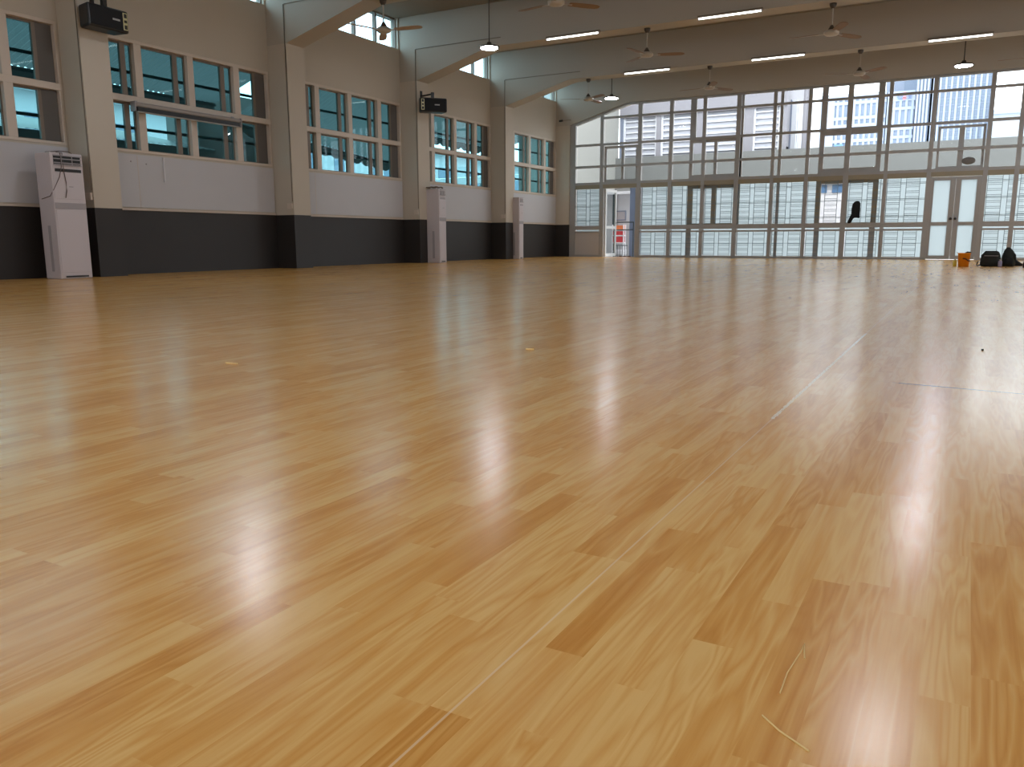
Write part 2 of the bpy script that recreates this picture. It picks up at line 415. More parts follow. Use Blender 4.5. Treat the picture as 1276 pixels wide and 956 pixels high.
for k in range(14):
    wn += 1
    xa, xb = MU[k][1], MU[k+1][0]; xm = MU[k][0]; xe = MU[k+1][1] if k == 13 else xb
    if k == 0: xm = PX+.005
    door = k in (1, 10)
    m = MB()
    zb = 2.04 if door else 0
    pts = [(xm, 0), (xa, 0), (xa, TOP(xa)-.004), (xm, TOP(xm)-.004)]
    m.prism(pts, 'y', YA, YC)
    for (z0, z1) in ((2.16, 2.232), (2.66, 2.731), (3.30, 3.367), (4.064, 4.125)):
        if min(TOP(xa), TOP(xb)) > z1: m.box(xa, xb, YA+.005, YC, z0, z1)
        elif z0 == 4.064 and k == 1: m.box(xa, xb, YA+.005, YC, z0, z1)
    # head member follows the beam soffit
    h = [(xa, TOP(xa)-.055), (xb, TOP(xb)-.055), (xb, TOP(xb)-.004)]+([(2.3, 4.471)] if xa < 2.3 < xb else [])+[(xa, TOP(xa)-.004)]
    if xa < 2.3 < xb: h.insert(1, (2.3, 4.42))
    m.prism(h, 'y', YA+.005, YC)
    m.box(xa, xb, YA+.012, YC+.06, 2.04 if not door else 2.045, 2.16, 1)
    if not door:
        m.box(xa, xb, YA, YC, 0, .06); m.box(xa, xb, YA+.005, YC, .725, .775); m.box(xa, xb, YA+.005, YC, .815, .94)
    w = m.build('window_%d' % wn, [ALU, ALUD])
    struct(w, ELAB[k], 'window')
    for (z0, z1) in RUP:
        p = clip_pane(xa, xb, z0, z1)
        if k == 0 and z0 > 4: p = None
        if k == 0 and z0 == 3.367: p = clip_pane(xa, xb, z0, 4.4)
        if p: MB().prism(p, 'y', .116, .121).build('pane', CLEAR, w)
    if not door:
        g = MB(); low = MB()
        sash_open = k == 7
        x_lo = xa
        if k == 0:
            lv = MB().box(xa, xb, .0, .02, .06, .725)
            for q in range(16): lv.box(xa+.06, xb-.06, -.006, 0, .12+q*.035, .135+q*.035)
            lv.build('infill_panel', ALUP, w)
        else:
            MB().box(xa, xb, YF, YF+.004, .06, .725).build('pane', FILM, w); ladder(g, xa, xb, .06, .725, (.41,))
        MB().box(xa, xb, YF, YF+.004, .775, .815).build('pane', FILM, w)
        if k == 7:
            MB().box(xa, 7.71, YF, YF+.004, .94, 2.04).build('pane', FILM, w)
        elif k == 4:
            MB().box(4.67, xb, YF, YF+.004, .94, 2.04).build('pane', FILM, w)
        else:
            MB().box(xa, xb, YF, YF+.004, .94, 2.04).build('pane', FILM, w)
        ladder(g, xa, xb, .94, 2.04, (1.93, 1.9, 1.53, 1.50, 1.10, 1.07), off=.02 if k % 2 else .05)
        g.build('security_grille', GRILLE, w)
# second layer: sliding sash frames and doubled uprights, each a window of its own behind the grid
def second(name_label, x0, x1, xc, z0, z1, matr, t, cen=.085, y=.05, panes=True, pm=CLEAR, open_to=None):
    global wn
    wn += 1
    m = MB(); bars(m, x0, x1, y, y+.06, z0, z1, t); m.box(xc-cen/2, xc+cen/2, y, y+.07, z0+t, z1-t)
    w = m.build('window_%d' % wn, matr); struct(w, name_label, 'window')
    if panes:
        MB().box(x0+t, xc-cen/2, y+.03, y+.034, z0+t, z1-t).build('pane', pm, w)
        MB().box(xc+cen/2, x1-t, y+.03, y+.034, z0+t, z1-t).build('pane', pm, w)
    return w
second('small sliding sash above the open single door', 1.57, 2.64, 2.155, 2.235, 3.28, ALU, .07, panes=False)
second('sliding sash above the brown framed sash, upper part', 4.19, 5.66, 4.94, 2.235, 3.32, ALU, .10, panes=False)
second('sliding sash above the black cloth, upper part', 7.71, 9.23, 8.42, 2.235, 3.32, ALU, .12, panes=False)
second('small sliding sash above the closed double door', 10.50, 11.53, 11.02, 2.235, 3.26, ALU, .055, cen=.12, panes=False)
second('brown framed sliding window left of centre in the end wall, closed', 4.17, 5.66, 4.93, .82, 2.10, ALUD, .15, cen=.12, panes=False)
second('brown framed sliding window with open leaf where black cloth hangs', 7.69, 9.22, 8.43, .82, 2.10, ALUD, .13, cen=.13, panes=False)
for lab, a, b, z0, z1 in (('doubled upright left of the brown sash', 4.19, 4.36, 3.32, 4.46), ('doubled upright just past the middle fan', 6.66, 6.74, .06, 4.46), ('thick upright left of the black cloth', 7.71, 7.86, 3.32, 4.46), ('thick upright right of the black cloth', 9.07, 9.22, 3.32, 4.46),
                           ('short doubled upright under the brown sash', 4.16, 4.30, .02, .82), ('short thick upright under the open sash', 7.70, 7.83, .02, .82), ('short thick upright under the black cloth', 9.07, 9.21, .02, .82), ('thin dark side post left of the closed brown sash bay', 5.63, 5.69, 2.2, 4.46)):
    struct(MB().box(a, b, .05, .11, z0, z1).build('window_post', ALU), lab, 'post')

# doors
def leaf(m_, w, h, glass_x):
    t = .04
    m_.box(0, w, 0, t, 0, .09); m_.box(0, w, 0, t, h-.08, h); m_.box(glass_x[0], glass_x[1], 0, t, .84, .92)
    m_.box(0, glass_x[0], 0, t, .09, h-.08); m_.box(glass_x[1], w, 0, t, .09, h-.08)
d1 = MB(); d1.box(1.565, 1.60, YA, YC, 0, 2.045); d1.box(2.615, 2.65, YA, YC, 0, 2.045)
o = d1.build('door_1', ALU); struct(o, 'pale framed glass door standing open onto the terrace', 'door')
lf = MB(); leaf(lf, .86, 2.02, (.09, .77)); l1 = lf.build('door_leaf', mat('pale grey door paint', srgb(172, 172, 170), .5), o, loc=(1.645, .03, .012)); l1.rotation_euler.z = math.radians(89)
for z0, z1 in ((.09, .84), (.92, 1.94)): MB().box(.09, .77, .018, .022, z0, z1).build('pane', CLEAR, l1)
MB().tube([(.81, -.02, 1.02), (.81, -.05, 1.02), (.71, -.05, 1.02)], .012).build('door_handle', BLACK, l1)
d2 = MB(); d2.box(10.42, 10.45, YA, YC, 0, 2.045); d2.box(11.53, 11.55, YA, YC, 0, 2.045)
o = d2.build('door_2', ALU); struct(o, 'closed grey framed double glass door', 'door')
for xx, gx in ((10.452, (.055, .415)), (10.993, (.115, .45))):
    lf = MB(); leaf(lf, .534, 2.02, gx); l = lf.build('door_leaf', ALU, o, loc=(xx, -.02, .012))
    for z0, z1 in ((.09, .84), (.92, 1.94)): MB().box(gx[0], gx[1], .018, .022, z0, z1).build('pane', FILM, l)
    kx = .485 if xx < 10.9 else .045
    MB().lathe([(0, 0), (.03, .0), (.034, .02), (.02, .05), (0, .05)], n=14).build('door_knob', BLACK, l, loc=(kx, 0, 1.0)).rotation_euler.x = PI/2
    if xx > 10.9: MB().box(.02, .05, -.012, 0, .78, .93).build('lock_plate', GREYB, l)

# ------------------------------------------------------------------ air conditioners
def aircon(loc, w, dpt, h, label, cable=False):
    dark = BLACK if cable else GREYB
    r = empty('air_conditioner', loc); tag(r, label, 'air conditioner', 'floor standing air conditioners')
    MB().box(0, dpt, 0, w, .0, h).build('body', WHITE, r, bevel=.012)
    MB().box(dpt, dpt+.006, .02, w-.02, 1.075, 1.415).build('upper_panel', WHITE, r, bevel=.003)
    MB().box(dpt, dpt+.006, .02, w-.02, .085, .93).build('lower_panel', WHITE, r, bevel=.003)
    MB().box(dpt, dpt+.010, .01, w-.01, .945, 1.025).build('grey_band', GREYB, r, bevel=.003)
    g = MB().box(dpt, dpt+.004, .045, w-.035, 1.52, h-.035)
    g2 = g.build('air_outlet', dark, r)
    lv = MB()
    for z in (1.522, 1.545, 1.597, 1.64): lv.box(dpt+.004, dpt+.02, .04, w-.03, z, z+.012)
    for yy in (.33, .66): lv.box(dpt+.004, dpt+.012, w*yy-.004, w*yy+.004, 1.52, h-.035)
    lv.build('louvre', GREYB, g2)
    MB().box(dpt, dpt+.006, .055, w-.035, 1.435, 1.475).build('lower_outlet', dark, r)
    MB().box(dpt, dpt+.004, .07, w-.06, .018, .042).build('intake_slot', BLACK, r)
    MB().box(dpt+.006, dpt+.008, w*.5, w*.5+.06, 1.235, 1.247).build('badge', GREYB, r)
    MB().box(dpt*.45, dpt*.62, -.004, 0, .10, .72).build('side_grip', GREYB, r)
    if cable:
        MB().tube([(dpt*.8, w*.30, h+.01), (dpt+.016, w*.30, h), (dpt+.02, w*.30, 1.5), (dpt+.014, w*.22, 1.36), (dpt+.02, w*.04, 1.22), (dpt-.05, -.012, 1.11), (dpt-.25, -.012, 1.075)], .005, 6).build('cable', CABLE, r)
        MB().tube([(dpt*.75, w*.36, h+.01), (dpt+.016, w*.36, h), (dpt+.02, w*.36, 1.45), (dpt+.014, w*.41, 1.3), (dpt+.016, w*.40, 1.18), (dpt+.012, w*.36, 1.09)], .005, 6).build('cable', CABLE, r)
        MB().tube([(dpt*.5, w*.1, h+.008), (dpt*.7, w*.45, h+.03), (dpt*.9, w*.62, h+.025), (dpt*.8, w*.78, h+.008)], .006, 6).build('cable', CABLE, r)
    return r
aircon((.27, -16.60, 0), .46, .34, 1.685, 'largest-looking white floor air conditioner with cables draped over its front, beside the near loudspeaker pillar', True)
aircon((.44, -7.71, 0), .28, .36, 1.66, 'white floor air conditioner topped with brown cloth beside the farther loudspeaker pillar')
aircon((.30, -3.64, 0), .25, .35, 1.66, 'white floor air conditioner below the last wall window by the end wall')
cl = MB()
n = 9
for a in range(n):
    for b in range(n):
        pass
pts = []; fs = []
for a in range(n):
    for b in range(n):
        pts.append((.47+.30*a/(n-1), -7.76+.30*b/(n-1), 1.690+.02*math.sin(a*1.7)*math.cos(b*1.3)+.025-.06*(max(0, a-7)+max(0, 1-b))*.3))
for a in range(n-1):
    for b in range(n-1): fs.append((a*n+b, (a+1)*n+b, (a+1)*n+b+1, a*n+b+1))
cl.poly(pts, fs, 0, True)
o = cl.build('folded_cloth', WARMCL, subsurf=1); sd = o.modifiers.new('t', 'SOLIDIFY'); sd.thickness = .018
tag(o, 'crumpled brown cloth lying on top of an air conditioner', 'cloth')

# ------------------------------------------------------------------ loudspeakers
def loudspeaker(loc, rz, tilt, label, flip):
    r = empty('loudspeaker', loc, rz); tag(r, label, 'loudspeaker', 'wall mounted loudspeakers')
    # front faces local -Y ; x runs along the width
    w, h, d = .62, .30, .28
    sgn = -1 if flip else 1
    bd = MB().prism([(-w/2, 0), (w/2, 0), (w/2-.05, d), (-w/2+.05, d)], 'z', -h/2, h/2)
    b = bd.build('cabinet', BLACK, r, bevel=.03, seg=3); b.rotation_euler.x = tilt
    gr = MB().box(-w/2+.03, w/2-.03, -.012, .004, -h/2+.025, h/2-.025).build('front_grille', BLACKC, b, bevel=.012)
    px = sgn*w*.39 if flip is not None else 0
    pl = MB().box(px-.035, px+.035, -.018, -.008, -h/2+.035, h/2-.035).build('port_strip', GOLD, b, bevel=.01)
    for q, hh in ((-.075, .055), (0, .035), (.075, .055)):
        MB().box(px-.022, px+.022, -.021, -.017, q-hh/2, q+hh/2).build('port', BLACK, b, bevel=.008)
    lx = sgn*w*.16 if not flip else w*.12
    nm = MB()
    for q in range(6): nm.box(lx-.05+q*.019, lx-.036+q*.019, -.016, -.011, -.012, .012)
    nm.build('name_badge', PALE, b)
    a = MB(); a.box(-.03, .03, .06, .12, h/2-.02, h/2+.12); a.build('bracket_foot', BLACK, r)
    return r
def bracket(r, pts, plate):
    inv = (Matrix.Translation(r.location) @ Matrix.Rotation(r.rotation_euler.z, 4, 'Z')).inverted()
    m = MB().tube([inv @ Vector(p) for p in pts], .018, 8); m.build('bracket_arm', BLACK, r)
    p = inv @ Vector(plate)
    m = MB(); q = [inv @ (Vector(plate)+Vector(v)) for v in ((0, -.03, -.12), (0, .03, -.12), (0, .03, .12), (0, -.03, .12), (.02, -.03, -.12), (.02, .03, -.12), (.02, .03, .12), (.02, -.03, .12))]
    m.poly(q, [(0, 1, 2, 3), (7, 6, 5, 4), (0, 4, 5, 1), (1, 5, 6, 2), (2, 6, 7, 3), (3, 7, 4, 0)]); m.build('wall_plate', BLACK, r)
# local -Y is the front: rz = +90deg makes the front face +X
s0 = loudspeaker((.80, -15.68, 3.535), math.radians(90), math.radians(0), 'black loudspeaker on the pillar beside the largest air conditioner, nearest the camera', False)
bracket(s0, [(.47, -15.69, 3.90), (.66, -15.69, 3.90), (.70, -15.68, 3.80), (.70, -15.68, 3.69)], (PX, -15.69, 3.88))
s2 = loudspeaker((.92, -8.03, 3.43), math.radians(48), math.radians(0), 'smaller-looking black loudspeaker on the farther pillar, angled toward the room', True)
bracket(s2, [(.47, -7.85, 3.67), (.86, -7.93, 3.68), (.86, -7.95, 3.60), (.855, -7.96, 3.57)], (PX, -7.85, 3.66))

# ------------------------------------------------------------------ rolled projector screen
ps = empty('projector_screen', (.10, -13.85, 2.53)); tag(ps, 'rolled up grey projector screen case hung across a wall window', 'projector screen')
MB().box(-.05, .055, -1.03, 1.03, .0, .07).build('case', mat('screen case grey', srgb(150, 143, 138), .5), ps, bevel=.025, seg=3)
MB().box(-.03, .048, -1.0, 1.0, -.06, .0).build('case_slot', BLACK, ps)
MB().tube([(.03, -1.0, -.07), (.03, 1.0, -.07)], .013).build('bottom_bar', mat('bar grey', srgb(170, 165, 160), .4), ps)
for y in (-1.05, 1.03): MB().box(-.06, .06, y, y+.02, -.07, .08).build('end_cap', GREYB, ps, bevel=.008)
for y in (-.95, .95): MB().box(-.088, -.045, y-.02, y+.02, -.01, .10).build('hanger', GREYB, ps)

# ------------------------------------------------------------------ ceiling fans
def make_fan(loc, ph, bmat, label):
    r = empty('ceiling_fan', loc); tag(r, label, 'ceiling fan', 'ceiling fans under the beams')
    MB().tube([(0, 0, .05), (0, 0, .46)], .013, 8).build('down_rod', FANW, r)
    MB().lathe([(0, .40), (.03, .40), (.055, .44), (.06, .478), (0, .478)], n=16).build('ceiling_rose', DKROD, r)
    MB().lathe([(.0, .13), (.02, .13), (.06, .06), (.065, .045), (0, .045)], n=16).build('rod_cover', DKROD, r)
    MB().lathe([(0, .05), (.09, .045), (.125, .02), (.125, -.01), (.10, -.035), (.05, -.045), (0, -.045)], n=24).build('motor', FANW, r)
    for k in range(3):
        b = MB(); n = 10; up = []; lo = []
        for q in range(n+1):
            t = q/n; x = .21+t*.50; wd = .052+.018*math.sin(t*PI*.9)
            if q == n: wd = .03
            up.append((x, wd, -.009*wd/.06)); lo.append((x, -wd, .009*wd/.06))
        pts = [Vector(p)+Vector((0, 0, .003)) for p in up+lo]+[Vector(p)-Vector((0, 0, .003)) for p in up+lo]
        M_ = 2*(n+1); fs = []
        for q in range(n):
            fs.append((q, q+1, n+1+q+1, n+1+q)); fs.append((M_+q, M_+n+1+q, M_+n+1+q+1, M_+q+1))
            fs.append((q, M_+q, M_+q+1, q+1)); fs.append((n+1+q, n+2+q, M_+n+2+q, M_+n+1+q))
        fs.append((0, n+1, M_+n+1, M_)); fs.append((n, M_+n, M_+2*n+1, 2*n+1))
        b.poly(pts, fs); o = b.build('blade', bmat, r); o.rotation_euler.z = math.radians(ph+120*k)
        a = MB().box(.09, .26, -.016, .016, -.010, -.003).build('blade_arm', FANW, o)
    return r
FAN = [((2.48, -11.74, 4.0), 9.8, FANBEIGE, 'beige ceiling fan in front of the big clerestory window'),
       ((5.71, -11.74, 4.0), 49.3, FANB, 'ceiling fan cut by the top edge, left of the first tube lights'),
       ((5.70, -7.78, 4.0), 21.3, FANB, 'ceiling fan hanging between the two nearer tube lights'),
       ((2.73, -3.82, 4.0), -34.1, FANB, 'ceiling fan beside the round pendant lamp at the end wall corner'),
       ((9.03, -7.78, 4.0), 56.2, FANB, 'ceiling fan in the dark ceiling at the upper right, above the hung cloth'),
       ((9.04, -3.82, 4.0), -38.1, FANB, 'ceiling fan just above the end wall near the hung cloth'),
       ((5.80, -3.82, 4.0), 56.8, FANB, 'ceiling fan just above the end wall over the brown sash'),
       ((12.30, -3.82, 4.0), 58, FANB, 'ceiling fan mostly outside the right edge')]
for a in FAN: make_fan(*a)

# ------------------------------------------------------------------ lamps
def make_tube(loc, label):
    r = empty('tube_light', loc); tag(r, label, 'tube light', 'tube lights along the beams')
    MB().box(-.58, .58, -.02, .035, -.005, .035).build('batten', mat_batten, r, bevel=.004, seg=1)
    MB().tube([(-.555, -.012, -.022), (.555, -.012, -.022)], .014, 12).build('tube', TUBEL, r)
    for x in (-.575, .555): MB().box(x, x+.02, -.03, .01, -.042, 0).build('end_cap', WHITE, r)
mat_batten = mat('dim batten', srgb(120, 108, 96), .6)
TL = [((4.25, -8.03, 4.475), 'tube light below the second visible beam, left one'), ((7.33, -8.03, 4.475), 'tube light at top centre, nearest to the camera'),
      ((4.36, -4.07, 4.475), 'tube light beside the small round pendant lamp at the corner'), ((7.38, -4.07, 4.475), 'tube light over the middle of the end wall'),
      ((10.90, -4.07, 4.475), 'tube light at the upper right above the right pendant lamp'), ((10.60, -8.03, 4.475), 'tube light out of frame above the right side')]
for x in (4.25, 7.33, 10.6):
    for i in (1, 0): TL.append(((x, YP(i)-.032, 4.475), 'tube light out of frame, beam %s, %s' % ({1: 'before the window', 0: 'at the nearest pillar', -1: 'over the camera'}[i], {4.25: 'wall side', 7.33: 'middle', 10.6: 'far side'}[x])))
for l, s in TL: make_tube(l, s)
def make_pendant(loc, label):
    r = empty('pendant_lamp', loc); tag(r, label, 'pendant lamp', 'round pendant lamps')
    h = CZ-loc[2]
    MB().tube([(0, 0, .10), (0, 0, h)], .011, 8).build('rod', DKROD, r)
    MB().lathe([(0, .10), (.04, .10), (.05, .06), (.10, .045), (.17, .03), (.195, .018), (.195, .004), (.165, .0), (0, .004)], n=28).build('housing', DKROD, r)
    MB().lathe([(.165, -.001), (.155, -.014), (.10, -.021), (0.0005, -.023)], n=28).build('lens', LENS, r)
PL = [((3.08, -9.27, 4.13), 'round glowing pendant lamp between two clerestory windows, the largest'), ((2.98, -2.9, 4.13), 'small round glowing pendant lamp near the end wall corner'),
      ((10.98, -2.9, 4.13), 'round glowing pendant lamp above the double door'), ((11.0, -9.27, 4.13), 'round pendant lamp out of frame above the right side')]
for x in (3.0, 11.0):
    for y in (-15.7, -22.1): PL.append(((x, y, 4.13), 'round pendant lamp out of frame, %s side, %s' % ('wall' if x < 5 else 'far', 'ahead' if y > -20 else 'overhead')))
PL += [((7.0, -22.1, 4.13), 'added unseen pendant lamp brightening the near floor, middle, overhead'), ((7.0, -25.5, 4.13), 'added unseen pendant lamp brightening the near floor, behind the camera')]  # extra lamps outside the two lamp rows, added to brighten the near floor
for l, s in PL: make_pendant(l, s)

# ------------------------------------------------------------------ conduits, small fittings
for i, lab in ((1, 'thin cable line up the plain middle pillar and along its beam'), (2, 'thin cable line up the farther loudspeaker pillar and beam'), (3, 'thin cable line up the pillar before the last bay and beam'), (0, 'thin cable line up the pillar beside the largest air conditioner')):
    y = YP(i)-.008
    m = MB().tube([(.44, y, 1.22), (.44, y, 4.63), (.46, y, 4.635), (2.6, y, 4.635)], .008, 6)
    tag(m.build('cable_conduit', CONDARK), lab, 'conduit', 'cable conduits')
for i, lab in ((0, 'small white socket box on the pillar behind the largest air conditioner'), (1, 'small white socket box low on the plain middle pillar'), (2, 'small white socket box on the farther loudspeaker pillar'), (3, 'small white socket box on the pillar before the last bay')):
    m = MB().box(-.055, .055, -.035, 0, -.05, .05); m.box(-.04, .04, -.039, -.035, -.035, .035)
    tag(m.build('socket_box', PVC, loc=(.385, YP(i), 1.14), bevel=.005, seg=1), lab, 'socket', 'socket boxes')
sc_ = empty('security_camera', (.20, YP(4)-.03, 4.10)); tag(sc_, 'small dark security camera on the corner pillar near the ceiling', 'camera')
MB().tube([(-.06, -.04, -.01), (.05, -.02, 0)], .03, 12).build('camera_body', BLACK, sc_)
MB().tube([(.05, -.01, .0), (.31, .012, .01)], .008, 6).build('arm', CONDARK, sc_)
MB().tube([(0, .03, .01), (0, -.02, .01)], .012, 8).build('wall_mount', CONDARK, sc_)
cd = MB().tube([(.036, -14.37, 1.82), (.036, -14.375, 1.72), (.034, -14.37, 1.62), (.034, -14.372, 1.44)], .011, 6)
tag(cd.build('hanging_cord', LOUV), 'short white cord hanging on the board below the projector screen window', 'cord')
for k, (yy, zz) in enumerate(((-14.95, 1.72), (-14.68, 1.70))):
    m = MB().lathe([(0, .006), (.012, .004), (.014, 0)], n=10); o = m.build('screw_cap', GREYB, loc=(.021, yy, zz)); o.rotation_euler.y = PI/2
    tag(o, 'tiny grey screw cap on the board, ' + ('closer to the pillar' if k == 0 else 'farther from the pillar'), 'screw')

# ------------------------------------------------------------------ things at the end wall
# black cloth over the open sash
n = 12; out_ = [(-.10, -.55), (-.155, -.53), (-.12, -.42), (-.07, -.30), (-.075, -.18), (-.055, -.05), (-.01, .01), (.06, .03), (.115, .01), (.135, -.05), (.14, -.2), (.135, -.32), (.14, -.42), (.02, -.40), (-.02, -.43), (-.06, -.52)]
m = MB(); m.prism([(a, b) for a, b in out_][::-1], 'y', -.03, .03)
o = m.build('hung_jacket', BLACKC, loc=(8.70, -.064, 1.47), bevel=.025, seg=3)
tag(o, 'black jacket hanging on the open brown framed sash', 'jacket')
dm = MB().lathe([(0, .02), (.08, .02), (.14, .012), (.15, 0), (.14, -.01), (0, -.01)], n=28, sx=1, sy=.62)
for q in range(-3, 4): dm.box(q*.03-.004, q*.03+.004, -.075, .075, .02, .026)
o = dm.build('oval_plaque', mat('dark bronze disc', srgb(112, 108, 104), .5), loc=(11.215, .03, 2.405)); o.rotation_euler.x = PI/2
tag(o, 'dark oval disc against the glass above the double door', 'plaque')

bt = empty('drink_bottle', (11.19, -5.68, 0)); tag(bt, 'small yellow bottle standing left of the orange bucket', 'bottle')
MB().lathe([(0, 0), (.03, 0), (.033, .01), (.033, .10), (.026, .115), (0, .115)], n=18).build('body', YELLOW, bt)
MB().lathe([(.0, .115), (.016, .115), (.016, .14), (0, .14)], n=14).build('cap', GOLD, bt)
bk = empty('bucket', (11.335, -5.80, 0)); tag(bk, 'orange yellow bucket with dark strap by the double door', 'bucket')
MB().lathe([(0, 0), (.088, 0), (.105, .24), (.112, .243), (.112, .255), (.098, .255), (.082, .02), (0, .02)], n=28).build('body', ORANGE, bk)
MB().tube([(-.02, -.101, .155), (.03, -.103, .145), (.07, -.085, .115), (.1, -.03, .11)], .012, 8).build('strap', BROWN, bk)
MB().tube([(.02, .05, .25), (.05, .0, .268), (.09, -.03, .262), (.10, .02, .255)], .016, 8).build('dark_rag', BLACKC, bk)
MB().tube([(-.105, -.01, .245), (-.125, -.02, .275)], .006, 6).build('handle_end', GREYB, bk)

def blob(rings, n=16):
    # rings: (cx, cy, rx, ry, z)
    m = MB(); pts = []; fs = []
    for (cx, cy, rx, ry, z) in rings:
        for i in range(n):
            a = 2*PI*i/n; c, s_ = math.cos(a), math.sin(a)
            c = math.copysign(abs(c)**.7, c); s_ = math.copysign(abs(s_)**.7, s_)
            pts.append((cx+rx*c, cy+ry*s_, z))
    for k in range(len(rings)-1):
        for i in range(n): fs.append((k*n+i, k*n+(i+1) % n, (k+1)*n+(i+1) % n, (k+1)*n+i))
    fs.append(tuple(range(n))[::-1]); fs.append(tuple((len(rings)-1)*n+i for i in range(n)))
    m.poly(pts, fs, 0, True); return m
BAGM = mat('black green bag cloth', srgb(30, 33, 30), .85, bump=.25, nscale=25)
b1 = empty('duffel_bag', (11.775, -5.45, 0)); tag(b1, 'black duffel bag with loose strap on the floor right of the bucket', 'bag')
blob([(0, 0, .155, .11, 0), (0, 0, .172, .13, .04), (0, 0, .168, .13, .14), (.0, 0, .152, .11, .22), (.01, 0, .115, .08, .275), (.01, 0, .09, .05, .285)]).build('body', BAGM, b1)
MB().box(-.10, .10, -.05, .05, .268, .292).build('top_flap', BLACKC, b1, bevel=.015)
MB().tube([(-.16, -.06, .03), (-.21, -.09, .012), (-.225, -.05, .03), (-.20, .0, .09)], .011, 8).build('strap', BLACK, b1)
MB().tube([(-.14, -.10, .10), (-.155, -.10, .2), (-.10, -.08, .27)], .012, 8).build('strap', BLACK, b1)
MB().tube([(-.11, -.132, .20), (.12, -.132, .20)], .005, 6).build('zip', GREYB, b1)
b2 = empty('backpack', (12.068, -5.33, 0)); tag(b2, 'black backpack with pointed top leaning against the duffel bag', 'backpack')
blob([(0, 0, .10, .10, 0), (0, 0, .115, .11, .05), (0, 0, .11, .10, .16), (.0, 0, .10, .08, .24), (-.01, 0, .07, .05, .30), (-.02, 0, .025, .02, .355)]).build('body', BAGM, b2)
blob([(0, -.105, .075, .035, .02), (0, -.115, .08, .04, .05), (0, -.115, .075, .035, .13), (0, -.105, .05, .02, .165)]).build('front_pocket', BLACKC, b2)
MB().tube([(.06, -.05, .26), (.10, -.07, .22), (.115, -.06, .1)], .013, 8).build('strap', BLACK, b2)
b3 = blob([(0, 0, .12, .07, .0), (0, 0, .13, .075, .03), (-.03, 0, .08, .06, .09), (-.06, 0, .04, .03, .15), (-.065, 0, .01, .01, .165)]).build('dark_garment', BLACKC, loc=(12.20, -4.9, 0))
tag(b3, 'heap of dark clothing on the floor right of the backpack', 'clothing')
wb = empty('water_bottle', (11.93, -5.62, 0)); tag(wb, 'lilac blue water bottle standing between the two black bags', 'bottle')
MB().lathe([(0, 0), (.03, 0), (.034, .01), (.034, .09), (.028, .11), (0, .11)], n=18).build('body', BLUISH, wb)
MB().lathe([(.0, .11), (.02, .11), (.02, .135), (0, .135)], n=14).build('cap', PALE, wb)
b4 = blob([(0, 0, .09, .09, 0), (0, 0, .10, .10, .04), (0, 0, .09, .09, .10), (0, 0, .05, .05, .13)]).build('dark_pouch', mat('dark red brown cloth', srgb(44, 22, 22), .9), loc=(12.365, -6.0, 0))
tag(b4, 'dark red brown pouch cut by the right picture edge', 'pouch')

# scraps on the floor
def scrap(name, pts, r, label, matr=TWINE):
    tag(MB().tube([(x, y, r*.8) for x, y in pts], r, 6).build(name, matr), label, 'scrap')
scrap('floor_scrap', [(11.246, -22.474), (11.268, -22.494), (11.290, -22.508), (11.301, -22.515)], .0010, 'thin pale strip of trimming on the floor nearest the camera')
scrap('floor_scrap', [(11.254, -22.42), (11.253, -22.37), (11.258, -22.31), (11.2585, -22.285), (11.262, -22.31), (11.265, -22.325)], .0009, 'thin pale hooked strip of trimming just beyond the nearest one')
scrap('floor_chip', [(9.61, -19.965), (9.63, -19.962), (9.65, -19.962)], .004, 'tiny pale chip on the floor in mid hall', TWINE)
scrap('floor_chip', [(11.490, -18.998), (11.498, -18.996)], .005, 'tiny dark speck on the pale sheen of the floor at the right', BLACK)
scrap('floor_chip', [(8.70, -20.95), (8.76, -20.94)], .003, 'tiny pale chip on the floor toward the window wall', TWINE)

# ------------------------------------------------------------------ outside the end wall
struct(MB().box(-30, 45, .3, 60, -.25, -.06).build('ground', GROUND), 'pale paving outside the glazed end wall', 'ground')
tag(MB().box(-1.3, 34, 8.0, 8.3, -.06, 3.74).build('parapet_wall', OUTG), 'long grey parapet wall behind the glazed end wall', 'parapet')
tag(MB().box(-1.6, -1.3, .45, 8.3, -.06, 7.0).build('side_wing_wall', OUTC), 'cream outside wall seen through the corner bay', 'outside wall')
nb = empty('louvred_building', (0, 8.1, 0)); tag(nb, 'lilac grey building with white louvred windows behind the end wall', 'building')
MB().box(-1.3, 5.2, .5, 5, 3.0, 3.9).build('wall', LILAC, nb)
MB().box(-1.3, 5.2, .25, 5, 5.32, 7.6).build('fascia', LILAC, nb)
for (x0, x1) in ((-1.3, -1.16), (.24, .42), (1.75, 2.1), (3.48, 4.0), (4.98, 5.2)): MB().box(x0, x1, .3, 1.2, 3.74, 5.32).build('column', DLILAC if x0 < -1 else LILAC, nb)
for (x0, x1) in ((-1.16, .24), (.42, 1.75), (2.1, 3.48), (4.0, 4.98)):
    f = MB().box(x0, x1, .47, .5, 3.74, 5.32).build('window', LOUVB, nb)
    s = MB(); z = 3.86
    while z < 5.3: s.box(x0+.02, x1-.02, .38, .45, z, z+.05); z += .215
    s.box(x0, x0+.07, .36, .46, 3.74, 5.32); s.box(x1-.07, x1, .36, .46, 3.74, 5.32)
    s.build('louvre', LOUV, f)
# return side of that building, with fins
for q in range(12): MB().box(5.2, 5.42, 1.0+q*.28, 1.08+q*.28, 3.74, 5.6).build('side_fin', LOUV, nb)
MB().box(5.2, 5.24, .9, 5, 3.74, 5.6).build('side_wall', DLILAC, nb)
pc = MB().box(5.72, 5.98, 8.6, 9.0, 3.0, 6.0); pc.box(5.78, 5.86, 8.56, 8.6, 3.74, 6.0)
tag(pc.build('outside_column', LILAC), 'pale square column at the end of the louvred building', 'column')

